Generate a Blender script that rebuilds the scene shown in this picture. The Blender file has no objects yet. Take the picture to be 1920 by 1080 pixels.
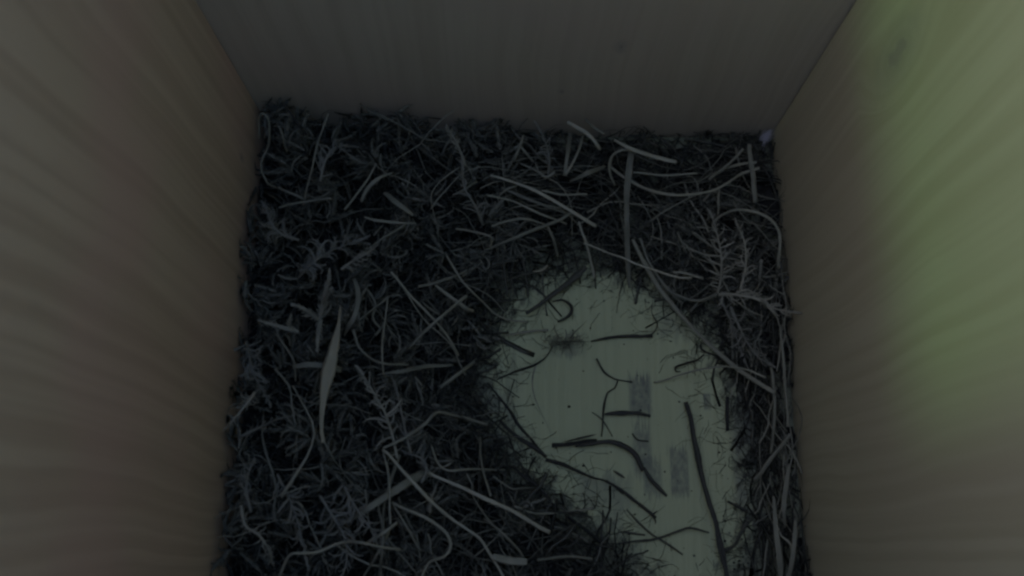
import bpy, math, random
import numpy as np
from mathutils import Vector, Matrix
R = math.radians
rng = np.random.default_rng(11)
random.seed(11)
sc = bpy.context.scene
COL = sc.collection

# ------------------------------------------------------------------ camera, sky, sun, exposure
H = 0.265                       # lens height over the floor board (m)
TILT = 15.6
FPX = 1733.0                    # focal length in pixels of a 1920 wide frame
cam = bpy.data.cameras.new('camera')
cam.sensor_width = 36.0
cam.lens = 36.0 * FPX / 1920.0
cam.clip_start, cam.clip_end = 0.005, 50.0
cam.dof.use_dof = True
cam.dof.focus_distance = 0.268
cam.dof.aperture_fstop = 15.0
camo = bpy.data.objects.new('camera', cam)
COL.objects.link(camo)
camo.location = (0, 0, H)
camo.rotation_euler = (R(TILT), 0, 0)
sc.camera = camo

SUN_EL = 52.0
world = bpy.data.worlds.new('World')
sc.world = world
world.use_nodes = True
wn = world.node_tree
for n in list(wn.nodes):
    wn.nodes.remove(n)
sky = wn.nodes.new('ShaderNodeTexSky')
sky.sky_type = 'NISHITA'
sky.sun_disc = False
sky.sun_elevation = R(SUN_EL)
sky.sun_rotation = R(270)
bg = wn.nodes.new('ShaderNodeBackground')
bg.inputs['Strength'].default_value = 0.15
wo = wn.nodes.new('ShaderNodeOutputWorld')
wn.links.new(sky.outputs['Color'], bg.inputs['Color'])
wn.links.new(bg.outputs['Background'], wo.inputs['Surface'])

sun = bpy.data.lights.new('sun', 'SUN')
sun.energy = 0.5
sun.angle = R(5)
sun.color = (0.165, 0.42, 0.125)          # daylight that came through foliage
suno = bpy.data.objects.new('sun', sun)
COL.objects.link(suno)
suno.location = (-2, 0.1, 2.5)
suno.rotation_euler = (0, -R(90 - SUN_EL), 0)

sc.view_settings.view_transform = 'Standard'
sc.view_settings.look = 'None'
sc.view_settings.gamma = 1.0
sc.view_settings.exposure = 1.3
sc.cycles.filter_width = 2.6
sc.cycles.max_bounces = 8
sc.cycles.diffuse_bounces = 6

# ------------------------------------------------------------------ pixel -> place
ct, st = math.cos(R(TILT)), math.sin(R(TILT))


def ray(u, v):
    x, y = (u - 960) / FPX, (540 - v) / FPX
    return np.array([x, st + y * ct, -ct + y * st])


def at(u, v, z):
    d = ray(u, v)
    s = (z - H) / d[2]
    return np.array([d[0] * s, d[1] * s, z])


XL, XR = -0.0738, 0.0805
YB, YF = 0.1235, -0.050
ZT = 1.05 * H

BARE = [(955, 545), (1010, 505), (1100, 490), (1180, 500), (1230, 530), (1305, 578), (1358, 655), (1388, 740), (1420, 850),
        (1428, 950), (1412, 1080), (1405, 1180), (1200, 1180), (1180, 1075), (1120, 1000), (1040, 945), (965, 865), (905, 800),
        (892, 715), (915, 630)]
BP = np.array([at(u, v, 0.002)[:2] for u, v in BARE])


def edge_distance(P):
    """signed distance (m) of points to the bare patch, positive outside it"""
    P = np.atleast_2d(P)
    A, B = BP, np.roll(BP, -1, 0)
    d = np.full(len(P), 9.0)
    ins = np.zeros(len(P), bool)
    for a, b in zip(A, B):
        ab = b - a
        t = np.clip(((P - a) @ ab) / (ab @ ab), 0, 1)
        q = a + t[:, None] * ab
        d = np.minimum(d, np.hypot(*(P - q).T))
        c = (a[1] > P[:, 1]) != (b[1] > P[:, 1])
        xi = a[0] + (P[:, 1] - a[1]) * (b[0] - a[0]) / (b[1] - a[1] + 1e-12)
        ins ^= c & (P[:, 0] < xi)
    X, Y = P[:, 0], P[:, 1]
    rag = (.0016 * np.sin(X * 820 + 2 * np.sin(Y * 610)) + .0014 * np.sin(Y * 1130 + 1.7 * np.sin(X * 900 + 1)) + .0012 * np.sin(X * 1900 - Y * 1500)
           + .0008 * np.sin(X * 3300 + Y * 2700))
    return np.where(ins, -d, d) + rag


def mound(P):
    """height of the nest over the floor at points P"""
    P = np.atleast_2d(np.asarray(P, float))[:, :2]
    d = np.maximum(edge_distance(P), 0)
    left = np.clip((0.045 - P[:, 0]) / 0.10, 0, 1)           # thick on the left, thin on the right
    top = 0.009 + 0.016 * left
    lump = 0.0042 * (np.sin(P[:, 0] * 190 + 1.3) * np.sin(P[:, 1] * 170 + .4) + .6 * np.sin(P[:, 0] * 330 + P[:, 1] * 260))
    h = top * (1 - np.exp(-d / 0.013)) + lump * np.clip(d / 0.02, 0, 1)
    back = np.clip((P[:, 1] - 0.098) / 0.03, 0, 1) * np.clip((0.06 - P[:, 0]) / 0.05, 0, 1)
    wall = np.clip((P[:, 1] - 0.104) / 0.018, 0, 1)
    return h * (1 + 0.10 * back) * (1 - wall * np.clip(.25 + (P[:, 0] + .03) * 6, .25, .6))


def project(p):
    d = np.asarray(p, float) - np.array([0, 0, H])
    x, y, f = d[0], d[1] * ct + d[2] * st, d[1] * st - d[2] * ct
    return 960 + FPX * x / f, 540 - FPX * y / f


def on_nest(u, v, off):
    z = 0.01
    for _ in range(7):
        p = at(u, v, z)
        z = 0.5 * z + 0.5 * (float(mound(p[None])[0]) + off)
    return at(u, v, z)


# ------------------------------------------------------------------ objects
def link(o, parent=None):
    COL.objects.link(o)
    if parent is not None:
        o.parent = parent
    return o


def tag(o, label=None, cat=None, group=None, kind=None):
    for k, v in (('label', label), ('category', cat), ('group', group), ('kind', kind)):
        if v:
            o[k] = v
    return o


def mesh_of(name, V, F, mat, smooth=True):
    m = bpy.data.meshes.new(name)
    V = np.asarray(V, np.float32)
    if isinstance(F, np.ndarray):
        n = len(F)
        m.vertices.add(len(V))
        m.vertices.foreach_set('co', V.ravel())
        m.loops.add(n * 3)
        m.loops.foreach_set('vertex_index', F.astype(np.int32).ravel())
        m.polygons.add(n)
        m.polygons.foreach_set('loop_start', np.arange(0, n * 3, 3, dtype=np.int32))
        m.update(calc_edges=True)
    else:
        m.from_pydata([tuple(map(float, v)) for v in V], [], F)
    m.polygons.foreach_set('use_smooth', np.full(len(m.polygons), smooth))
    m.materials.append(mat)
    m.validate()
    return m


def obj(name, V, F, mat, parent=None, smooth=True):
    return link(bpy.data.objects.new(name, mesh_of(name, V, F, mat, smooth)), parent)


# ------------------------------------------------------------------ materials
class NT:
    def __init__(s, name):
        s.m = bpy.data.materials.new(name)
        s.m.use_nodes = True
        s.t = s.m.node_tree
        s.b = s.t.nodes['Principled BSDF']

    def n(s, typ, **kw):
        q = s.t.nodes.new(typ)
        for k, v in kw.items():
            setattr(q, k, v)
        return q

    def put(s, sock, v):
        if hasattr(v, 'links') or isinstance(v, bpy.types.NodeSocket):
            s.t.links.new(v, sock)
        else:
            sock.default_value = v

    def math(s, op, a, b=0.0, c=0.0, clamp=False):
        q = s.n('ShaderNodeMath', operation=op)
        q.use_clamp = clamp
        for i, v in enumerate((a, b, c)):
            s.put(q.inputs[i], v)
        return q.outputs[0]

    def vec(s, x, y, z):
        q = s.n('ShaderNodeCombineXYZ')
        for i, v in enumerate((x, y, z)):
            s.put(q.inputs[i], v)
        return q.outputs[0]

    def noise(s, vec, scale=1.0, detail=2.0, rough=.5):
        q = s.n('ShaderNodeTexNoise')
        s.put(q.inputs['Vector'], vec)
        q.inputs['Scale'].default_value = scale
        q.inputs['Detail'].default_value = detail
        q.inputs['Roughness'].default_value = rough
        return q.outputs['Fac']

    def remap(s, v, a, b, c=0.0, d=1.0, smooth=False):
        q = s.n('ShaderNodeMapRange')
        if smooth:
            q.interpolation_type = 'SMOOTHSTEP'
        s.put(q.inputs[0], v)
        for i, x in enumerate((a, b, c, d)):
            q.inputs[i + 1].default_value = x
        return q.outputs[0]

    def mix(s, f, a, b):
        q = s.n('ShaderNodeMix', data_type='RGBA')
        s.put(q.inputs[0], f)
        s.put(q.inputs[6], a if not isinstance(a, tuple) else (*a, 1))
        s.put(q.inputs[7], b if not isinstance(b, tuple) else (*b, 1))
        return q.outputs[2]

    def bump(s, h, strength, dist):
        q = s.n('ShaderNodeBump')
        s.put(q.inputs['Height'], h)
        q.inputs['Strength'].default_value = strength
        q.inputs['Distance'].default_value = dist
        s.t.links.new(q.outputs[0], s.b.inputs['Normal'])


def wood(name, across, along, light, dark, tint, seed, knots=(), freq=300, stains=(), contrast=1.0, rough=.75, dirt_shade=False):
    k = NT(name)
    tc = k.n('ShaderNodeTexCoord')
    sp = k.n('ShaderNodeSeparateXYZ')
    k.t.links.new(tc.outputs['Object'], sp.inputs[0])
    a, l = sp.outputs['XYZ'.index(across)], sp.outputs['XYZ'.index(along)]
    wander = k.math('MULTIPLY', k.math('SUBTRACT', k.noise(k.vec(k.math('MULTIPLY', a, 18), k.math('MULTIPLY', l, 9), seed)), .5), 0.013)
    c = k.math('ADD', a, wander)
    core = None
    for (ka, kl, kr) in knots:
        da = k.math('SUBTRACT', a, ka)
        dl = k.math('MULTIPLY', k.math('SUBTRACT', l, kl), .55)
        d = k.math('SQRT', k.math('ADD', k.math('MULTIPLY', da, da), k.math('MULTIPLY', dl, dl)))
        w = k.remap(d, kr * .5, kr * 2.4, 1, 0, True)
        ring = k.math('ADD', k.math('MULTIPLY', d, 1.6), ka)
        c = k.math('ADD', k.math('MULTIPLY', c, k.math('SUBTRACT', 1, w)), k.math('MULTIPLY', ring, w))
        wob = k.math('ADD', d, k.math('MULTIPLY', k.math('SUBTRACT', k.noise(k.vec(a, l, seed), 300), .5), kr * .9))
        f = k.math('MAXIMUM', k.remap(wob, kr * .25, kr * .75, .75, 0, True), k.remap(wob, kr * .5, kr * 1.9, .38, 0, True))
        core = f if core is None else k.math('MAXIMUM', core, f)
    band = k.noise(k.vec(k.math('MULTIPLY', c, freq), k.math('MULTIPLY', l, 3), seed + 3.1), 1, 2, .55)
    band = k.remap(band, .36, .66, 0, 1, True)
    broad = k.noise(k.vec(k.math('MULTIPLY', c, 42), k.math('MULTIPLY', l, 4), seed + 7.7), 1, 2, .5)
    fibre = k.noise(k.vec(k.math('MULTIPLY', a, 2600), k.math('MULTIPLY', l, 70), seed), 1, 3, .6)
    blot = k.noise(k.vec(a, l, seed + 5), 17, 2, .5)
    f = k.math('ADD', k.math('MULTIPLY', band, .55 * contrast), k.math('MULTIPLY', k.math('SUBTRACT', broad, .35), .85 * contrast))
    f = k.math('ADD', f, k.math('MULTIPLY', k.math('SUBTRACT', fibre, .5), .45), clamp=True)
    colr = k.mix(f, light, dark)
    colr = k.mix(k.remap(blot, .40, .68, 0, .55, True), colr, tint)
    if core is not None:
        colr = k.mix(k.math('MULTIPLY', core, .7), colr, (.20, .17, .19))
    for (x0, x1, y0, y1, amount, soft, sc_) in stains:
        cx, cy, hx, hy = (x0 + x1) / 2, (y0 + y1) / 2, abs(x1 - x0) / 2, abs(y1 - y0) / 2
        lo, hi = min(y0, y1), max(y0, y1)
        # a scuffed strip along the grain: torn columns of unequal length, soft sides, blotchy inside
        jag = k.noise(k.vec(k.math('MULTIPLY', a, sc_ * 1.1), cx * 900, seed), 1, 3, .75)
        jag2 = k.noise(k.vec(k.math('MULTIPLY', a, sc_ * 1.1), cx * 900 + 7, seed), 1, 3, .75)
        top = k.math('SUBTRACT', l, k.math('MULTIPLY', k.math('SUBTRACT', jag, .55), hy * 3.2 * soft))
        bot = k.math('ADD', l, k.math('MULTIPLY', k.math('SUBTRACT', jag2, .55), hy * 2.0 * soft))
        blotn = k.noise(k.vec(a, k.math('MULTIPLY', l, .6), seed + cx * 300), sc_ * .5, 4, .7)
        side = k.math('ADD', k.math('DIVIDE', k.math('ABSOLUTE', k.math('SUBTRACT', a, cx)), hx), k.math('MULTIPLY', k.math('SUBTRACT', blotn, .5), .9 * soft))
        msk = k.math('MULTIPLY', k.remap(top, hi - hy * .12, hi + hy * .12, 1, 0, True), k.remap(bot, lo - hy * .2, lo + hy * .2, 0, 1, True))
        msk = k.math('MULTIPLY', msk, k.remap(side, 1 - .35 * soft, 1 + .15 * soft, 1, 0, True))
        msk = k.math('MULTIPLY', msk, k.remap(blotn, .32, .62, .35 * amount, amount))
        colr = k.mix(msk, colr, (.135, .145, .145))
    if dirt_shade:  # real rim dirt and painted darkening towards the front share this mask
        at_ = k.n('ShaderNodeAttribute', attribute_name='dirt_shade').outputs['Fac']
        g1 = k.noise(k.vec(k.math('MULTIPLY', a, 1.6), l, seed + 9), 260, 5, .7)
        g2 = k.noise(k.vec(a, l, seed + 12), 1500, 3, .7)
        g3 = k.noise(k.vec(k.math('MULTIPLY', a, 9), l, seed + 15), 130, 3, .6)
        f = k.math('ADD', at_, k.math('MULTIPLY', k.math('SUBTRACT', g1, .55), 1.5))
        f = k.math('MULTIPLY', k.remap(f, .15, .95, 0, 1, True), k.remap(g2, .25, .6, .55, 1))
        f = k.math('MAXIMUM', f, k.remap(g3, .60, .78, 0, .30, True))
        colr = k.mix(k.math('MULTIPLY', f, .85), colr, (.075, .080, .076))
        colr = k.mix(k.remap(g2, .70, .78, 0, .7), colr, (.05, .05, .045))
    k.t.links.new(colr, k.b.inputs['Base Color'])
    k.b.inputs['Roughness'].default_value = rough
    k.b.inputs['Specular IOR Level'].default_value = .25
    k.bump(k.math('ADD', k.math('MULTIPLY', fibre, .4), k.math('MULTIPLY', band, .6)), .25, .0004)
    return k.m


def plant(name, c1, c2, tipc=None, rough=.7, scale=260, island=False, spec=.3):
    k = NT(name)
    tc = k.n('ShaderNodeTexCoord')
    if island:
        rnd = k.n('ShaderNodeNewGeometry').outputs['Random Per Island']
    else:
        rnd = k.n('ShaderNodeObjectInfo').outputs['Random']
    if island:
        rnd = k.math('POWER', rnd, 2.0)
    n = k.noise(tc.outputs['Object'], scale, 3, .6)
    f = k.math('ADD', k.math('MULTIPLY', rnd, .75), k.math('MULTIPLY', k.math('SUBTRACT', n, .4), .9), clamp=True)
    colr = k.mix(f, c1, c2)
    k.t.links.new(colr, k.b.inputs['Base Color'])
    k.b.inputs['Roughness'].default_value = rough
    k.b.inputs['Specular IOR Level'].default_value = spec
    k.bump(k.noise(tc.outputs['Object'], scale * 6, 2, .6), .3, .0001)
    return k.m


M = {
    'straw': plant('dry_straw', (.24, .245, .20), (.34, .335, .27)),
    'pale': plant('pale_straw', (.34, .34, .28), (.44, .43, .35)),
    'grass': plant('dry_grass', (.145, .152, .13), (.25, .25, .20)),
    'moss': plant('moss', (.17, .176, .158), (.28, .28, .245), scale=500),
    'mosstip': plant('moss_pale', (.27, .268, .228), (.37, .365, .305), scale=500),
    'dark': plant('dark_twig_bark', (.016, .017, .017), (.06, .06, .056), scale=700),
    'brown': plant('brown_root_bark', (.05, .054, .047), (.12, .12, .10), scale=700),
    'leaf': plant('dry_leaf', (.29, .275, .205), (.34, .32, .24), scale=160),
    'bed': plant('moss_bed_brown', (.020, .022, .0205), (.135, .14, .122), scale=500, island=True),
    'crest': plant('moss_crest', (.065, .069, .060), (.285, .287, .238), scale=500, island=True),
    'bedgrass': plant('grass_bed', (.025, .027, .025), (.22, .224, .19), island=True),
    'crumb': plant('crumb_brown', (.012, .012, .012), (.06, .055, .045), island=True),
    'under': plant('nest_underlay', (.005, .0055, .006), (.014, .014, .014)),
    'leak': plant('light_leak_fibre', (.55, .53, .62), (.66, .64, .72)),  # pale violet stands in for light leaking through a corner gap
}


def floor_rect(u0, u1, v0, v1):
    p, q = at(u0, (v0 + v1) / 2, 0), at(u1, (v0 + v1) / 2, 0)
    r, s = at((u0 + u1) / 2, v1, 0), at((u0 + u1) / 2, v0, 0)
    return (p[0], q[0], r[1], s[1])


STAINS = [(*floor_rect(1178, 1222, 700, 782), .85, .8, 1500),
          (*floor_rect(1186, 1222, 782, 900), .7, .9, 1500),
          (*floor_rect(1205, 1242, 850, 935), .62, .8, 1700),
          (*floor_rect(1256, 1292, 838, 932), .75, .45, 1700),
          (*floor_rect(1319, 1333, 738, 768), .75, .3, 900),
          (*floor_rect(1080, 1190, 885, 960), .45, .9, 500),
          (*floor_rect(1030, 1095, 625, 672), .5, 1.2, 500),
          (*floor_rect(1370, 1440, 700, 1000), .65, .9, 400),
          (*floor_rect(860, 975, 660, 890), .5, 1.2, 300),
          (*floor_rect(1140, 1170, 950, 1000), .45, .7, 900),
          (*floor_rect(1230, 1310, 545, 640), .40, .9, 500)]

# ------------------------------------------------------------------ the nest box
box = link(bpy.data.objects.new('nest_box', None))
tag(box, 'open topped wooden nest box seen from above, pale spruce boards around the nest', 'nest box')
TH = 0.018


def board(name, x0, x1, y0, y1, z0, z1, mat, bev=.0006, label=None):
    V = []
    for (z, i) in ((z0, 0), (z0 + bev, 1), (z1 - bev, 1), (z1, 0)):
        e = bev * (1 - i)
        V += [(x0 + e, y0 + e, z), (x1 - e, y0 + e, z), (x1 - e, y1 - e, z), (x0 + e, y1 - e, z)]
    F = [[3, 2, 1, 0], [12, 13, 14, 15]]
    for k in range(3):
        for i in range(4):
            j = (i + 1) % 4
            F.append([k * 4 + i, k * 4 + j, k * 4 + 4 + j, k * 4 + 4 + i])
    o = obj(name, V, F, mat, box, smooth=False)
    if label:
        o['label'] = label
    return o


def wall_pt(u, v, axis, val):
    d = ray(u, v)
    s = val / d[axis]
    return d * s + np.array([0, 0, H])


kr_ = wall_pt(1682, 100, 0, XR)
kb1 = wall_pt(1165, 88, 1, YB)
kb2 = wall_pt(1053, 172, 1, YB)
kl1 = wall_pt(455, 296, 0, XL)
WL, WD, WT = (.62, .51, .39), (.45, .35, .255), (.58, .42, .33)
m_floor = wood('floor_wood', 'X', 'Y', (.50, .545, .355), (.405, .44, .28), (.45, .485, .31), 2.0, freq=420, stains=STAINS, contrast=1.0, dirt_shade=True)
m_back = wood('back_wood', 'X', 'Z', (.55, .50, .40), (.42, .37, .28), (.52, .44, .37), 11.0, knots=[(kb1[0], kb1[2], .0014), (kb2[0], kb2[2], .0006)], contrast=.65)
m_left = wood('left_wood', 'Y', 'Z', (.66, .52, .37), (.49, .36, .25), (.64, .42, .34), 23.0, knots=[(kl1[1], kl1[2], .0010)])
m_right = wood('right_wood', 'Y', 'Z', (.55, .515, .375), (.43, .39, .265), (.51, .465, .335), 37.0, knots=[(kr_[1], kr_[2], .0055)])
m_blocker = wood('blocker_wood', 'Y', 'Z', WL, WD, WT, 51.0)
GAP = 0.0007
fx, fy = 150, 170
gx, gy = np.meshgrid(np.linspace(XL - GAP, XR + GAP, fx), np.linspace(YF, YB - GAP, fy))
FG = np.column_stack([gx.ravel(), gy.ravel(), np.zeros(fx * fy)])
FD = edge_distance(FG[:, :2])
idx = np.arange(fx * fy).reshape(fy, fx)
FQ = np.stack([idx[:-1, :-1], idx[:-1, 1:], idx[1:, 1:], idx[1:, :-1]], -1).reshape(-1, 4).tolist()
rim = idx[0].tolist() + idx[1:, -1].tolist() + idx[-1, -2::-1].tolist() + idx[-2:0:-1, 0].tolist()
nb = len(FG)
FV = np.vstack([FG, FG[rim] + [0, 0, -TH]])
FQ += [[rim[i], nb + i, nb + (i + 1) % len(rim), rim[(i + 1) % len(rim)]] for i in range(len(rim))]
FQ.append([nb + i for i in range(len(rim))][::-1])
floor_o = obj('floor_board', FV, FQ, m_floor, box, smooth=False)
floor_o['label'] = 'pale scraped floor board with grey stains and crumbs'
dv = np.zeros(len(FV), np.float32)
low = np.clip((at(1250, 960, 0)[1] - FG[:, 1]) / .03, 0, 1)  # painted fall-off of light towards the front, added to the rim dirt
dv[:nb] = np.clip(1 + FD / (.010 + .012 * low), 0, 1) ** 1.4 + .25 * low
da_ = floor_o.data.attributes.new('dirt_shade', 'FLOAT', 'POINT')
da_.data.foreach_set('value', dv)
board('back_board', XL - TH, XR + TH, YB, YB + TH, -TH, ZT, m_back, label='back wall board with a small knot near its top')
board('side_board', XL - TH, XL - GAP * .3, YF, YB - GAP, -TH, ZT, m_left, label='left wall board, brownish and evenly shaded')
board('side_board', XR, XR + TH, YF, YB - GAP, -TH, ZT, m_right, label='right wall board with a knot, lit by greenish daylight')
board('front_board', XL - TH, XR + TH, YF - TH, YF - GAP, -TH, ZT, m_back)
BLOCKER_Y = 0.088 * H  # edge of an added board that cuts the sun patch on the right wall
board('sun_blocker', XL - TH * 2 - .002, XL - TH - .002, YF - TH - .03, BLOCKER_Y, ZT - .02, ZT + .21, m_blocker, label='added unseen board standing upright above the left wall to block the sun')

# ------------------------------------------------------------------ strand geometry
SECT = {
    'stem': [(math.cos(t), math.sin(t)) for t in np.linspace(0, 2 * math.pi, 7)[:-1]],
    'flat': [(-1, 0), (-.6, .30), (0, .38), (.6, .30), (1, 0), (.6, -.22), (0, -.26), (-.6, -.22)],
    'blade': [(-1, .20), (-.5, .02), (0, -.12), (.5, .02), (1, .20), (.5, .16), (0, .04), (-.5, .16)],
    'half': [(-1, .7), (-.8, .85), (-.42, .15), (0, .0), (.42, .15), (.8, .85), (1, .7), (.75, -.3), (0, -.7), (-.75, -.3)],
}


def smooth_path(P, step):
    P = np.asarray(P, float)
    if len(P) < 3:
        n = max(4, int(np.linalg.norm(P[-1] - P[0]) / step))
        t = np.linspace(0, 1, n)[:, None]
        return P[0] * (1 - t) + P[-1] * t
    E = np.vstack([2 * P[0] - P[1], P, 2 * P[-1] - P[-2]])
    out = []
    for i in range(1, len(E) - 2):
        p0, p1, p2, p3 = E[i - 1:i + 3]
        n = max(2, int(np.linalg.norm(p2 - p1) / step))
        for t in np.arange(n) / n:
            out.append(.5 * (2 * p1 + (p2 - p0) * t + (2 * p0 - 5 * p1 + 4 * p2 - p3) * t * t + (3 * p1 - p0 - 3 * p2 + p3) * t ** 3))
    out.append(P[-1])
    return np.array(out)


def sweep(P, rad, sect='stem', roll=0.0):
    S = np.array(SECT[sect])
    n, m = len(P), len(S)
    T = np.gradient(P, axis=0)
    T /= np.linalg.norm(T, axis=1)[:, None] + 1e-12
    up = np.array([0.02, .01, 1.0])
    V = []
    side = None
    for i in range(n):
        s = np.cross(T[i], up)
        if np.linalg.norm(s) < .15:
            s = side if side is not None else np.cross(T[i], [0, 1, 0])
        s = s / np.linalg.norm(s)
        if side is not None and s @ side < 0:
            s = -s
        side = s
        q = np.cross(s, T[i])
        if q[2] < 0:
            q = -q
        a = roll
        s2, q2 = s * math.cos(a) + q * math.sin(a), q * math.cos(a) - s * math.sin(a)
        V.append(P[i] + rad[i] * (S[:, :1] * s2 + S[:, 1:] * q2))
    V = np.vstack(V)
    F = []
    for i in range(n - 1):
        for j in range(m):
            k = (j + 1) % m
            F.append([i * m + j, i * m + k, (i + 1) * m + k, (i + 1) * m + j])
    F.append(list(range(m))[::-1])
    F.append([(n - 1) * m + j for j in range(m)])
    return V, F


def profile(n, kind):
    t = np.linspace(0, 1, n)
    if kind == 'taper':
        return np.maximum(1 - t ** 1.5, .12)
    if kind == 'both':
        return np.maximum(np.sin(np.pi * np.clip(t, 0, 1)) ** .45, .1)
    if kind == 'blunt':
        return 1 - .12 * np.sin(t * 9 + 1) * .6
    return np.interp(t, np.linspace(0, 1, len(kind)), kind)


def strand_mesh(name, mat, sect, wpx, P, prof, roll=0.0, wob=.05):
    P = smooth_path(P, .0009)
    n = len(P)
    P = P + rng.normal(0, wob * .00022, P.shape) * np.linspace(1, 1, n)[:, None]
    depth = np.linalg.norm(P - np.array([0, 0, H]), axis=1) * .955
    rad = .45 * wpx * depth / FPX * profile(n, prof) * (1 + rng.normal(0, .05, n))
    if mat not in ('dark', 'brown'):
        m_ = np.arange(0, n + 9, 9)
        rad = rad * np.clip(np.interp(np.arange(n), m_, rng.normal(.94, .11, len(m_))), .7, 1.2)
        P = P + np.stack([np.interp(np.arange(n), m_, rng.normal(0, .00018, len(m_))) for _ in range(3)], 1) * np.minimum(np.arange(n), n - 1 - np.arange(n)).clip(0, 3)[:, None] / 3
    if mat in ('dark', 'brown'):
        kn = np.interp(np.arange(n), np.arange(0, n + 4, 4), rng.normal(.92, .17, len(np.arange(0, n + 4, 4))))
        rad = rad * np.clip(kn, .55, 1.35)
        P = P + np.stack([np.interp(np.arange(n), np.arange(0, n + 5, 5), rng.normal(0, .00016, len(np.arange(0, n + 5, 5)))) for _ in range(2)] + [np.zeros(n)], 1)
    V, F = sweep(P, rad, sect, roll)
    return mesh_of(name, V, F, M[mat])


def strand(name, cat, label, mat, sect, wpx, pts, prof='blunt', off=6.0, floor=False, ends=0.0, roll=0.0, parent=None):
    """pts: where the strand runs, traced over the photograph; a third number lifts that point (mm)"""
    P = []
    for i, p in enumerate(pts):
        lift = p[2] if len(p) > 2 else off
        lift *= .001
        P.append(at(p[0], p[1], lift) if floor else on_nest(p[0], p[1], lift))
    P = np.array(P)
    r = .5 * wpx * H / FPX
    P[:, 2] = np.maximum(P[:, 2], r * .9 + .0002)
    P[:, 0] = np.clip(P[:, 0], XL + r + .0004, XR - r - .0004)
    P[:, 1] = np.minimum(P[:, 1], YB - r - .0006)
    base = P.mean(0)
    base[2] = P[:, 2].min()
    me = strand_mesh(name, mat, sect, wpx, P, prof, roll)
    me.transform(Matrix.Translation(Vector(-base)))
    o = link(bpy.data.objects.new(name, me), parent)
    if parent is None:
        o.location = base
        tag(o, label, cat)
    else:
        o.location = Vector(base) - parent.location
    return o


GS, TW, BL = ('straw', 'grass stem'), ('twig', 'twig'), ('grass_leaf', 'grass blade')
S = []


def add(nm, label, mat, sect, w, pts, prof='blunt', off=6.0, floor=False, **kw):
    S.append(strand(nm[0], nm[1], label, mat, sect, w, pts, prof, off, floor, **kw))
    return S[-1]


# ------------------------------------------------------------------ grass, blades and stems lying on the nest
t1, t2 = 'taper', 'both'
leafw = [.10, .22, .45, .75, .95, 1, .92, .70, .45, .33, .36]
add(BL, 'longest pale upright grass blade, widest at its middle, on the left moss', 'leaf', 'blade', 25,
    [(638, 575, 12), (633, 617, 13), (624, 660, 13), (615, 700, 12), (607, 740, 11), (604, 785, 10), (606, 830, 9)], leafw, 12)
add(GS, 'thin bent tail continuing below the longest pale blade', 'grass', 'stem', 6, [(607, 828, 9), (624, 858, 8), (648, 886, 6)], t1, 8)
add(BL, 'curved grey blade bowing right, just right of the longest pale blade', 'grass', 'blade', 13,
    [(664, 522, 7), (672, 550, 10), (669, 587, 11), (658, 612, 9), (645, 630, 6)], [.5, .9, 1, .9, .4], 9)
add(GS, 'long straight thin stem slanting down right across the dark gap', 'straw', 'stem', 6,
    [(733, 510, 7), (767, 550, 10), (800, 585, 11), (817, 604, 10), (834, 625, 9), (847, 645, 7), (859, 666, 4)])
add(GS, 'straight stem crossing the long slanting stem to form an X', 'straw', 'stem', 6.5,
    [(765, 653, 5), (795, 623, 12), (830, 594, 13), (863, 567, 11), (874, 555, 8)])
add(GS, 'short straight stem slanting down right above the stem X', 'straw', 'stem', 6.5, [(815, 533, 7), (863, 569, 9), (886, 583, 6)])
add(GS, 'short stem rising right above the stem X, near the dark gap', 'grass', 'stem', 7, [(784, 537, 5), (809, 531, 7), (842, 519, 8), (876, 507, 6)])
add(GS, 'long thin stem sweeping into a flat curve at the left rim of the floor', 'straw', 'stem', 4.5,
    [(838, 480, 6), (863, 521, 8), (884, 545, 8), (905, 565, 8), (930, 590, 6), (959, 602, 3), (990, 604, 1)])
add(GS, 'very thin upright stem between the curved grey blade and the stem X', 'straw', 'stem', 4, [(727, 555, 6), (719, 621, 9), (717, 662, 9), (719, 702, 6)])
add(GS, 'thin stem leaning left behind the very thin upright stem', 'grass', 'stem', 5, [(729, 556, 6), (702, 577, 8), (673, 600, 7)])
add(GS, 'wavy dark grey stem bending down right of the curved grey blade', 'grass', 'stem', 6, [(681, 533, 6), (702, 567, 7), (699, 598, 7), (712, 615, 6), (704, 628, 5)])
add(GS, 'drooping stem curving right under the curved grey blade', 'grass', 'stem', 6, [(662, 618, 6), (671, 650, 8), (694, 672, 8), (722, 681, 8), (765, 684, 6)])
add(BL, 'flat grey blade reaching right toward the bare floor, below the stem X', 'grass', 'blade', 12,
    [(708, 703, 6), (754, 697, 9), (800, 687, 9), (850, 684, 6)], [.3, 1, .9, .4], 8)
add(BL, 'broad grey blade tucked behind the longest pale blade from the left', 'grass', 'blade', 15, [(548, 688, 5), (580, 684, 7), (615, 688, 7), (640, 694, 5)], [.6, 1, 1, .8])
add(GS, 'bent thin stem with a sharp elbow left of the longest pale blade', 'grass', 'stem', 4.5, [(523, 633, 6), (550, 672, 9), (554, 690, 8), (554, 714, 5)])
add(GS, 'straight straw pointing up right at the left rim of the bare floor', 'straw', 'stem', 8, [(826, 726, 7), (859, 699, 7), (892, 675, 4)])
add(GS, 'long straw with one sharp kink lying from the lower left moss onto the bare floor', 'straw', 'stem', 6.5,
    [(718, 840, 8), (765, 818, 11), (795, 796, 11), (817, 774, 10), (842, 776, 9), (880, 785, 6), (913, 797, 2)])
add(GS, 'longest bent stem running from the fork in the lower left moss to the bottom edge', 'pale', 'stem', 6.5,
    [(718, 844, 9), (744, 873, 11), (778, 909, 12), (813, 945, 12), (847, 973, 12), (896, 1007, 11), (918, 1040, 9), (946, 1086, 7)])
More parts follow.
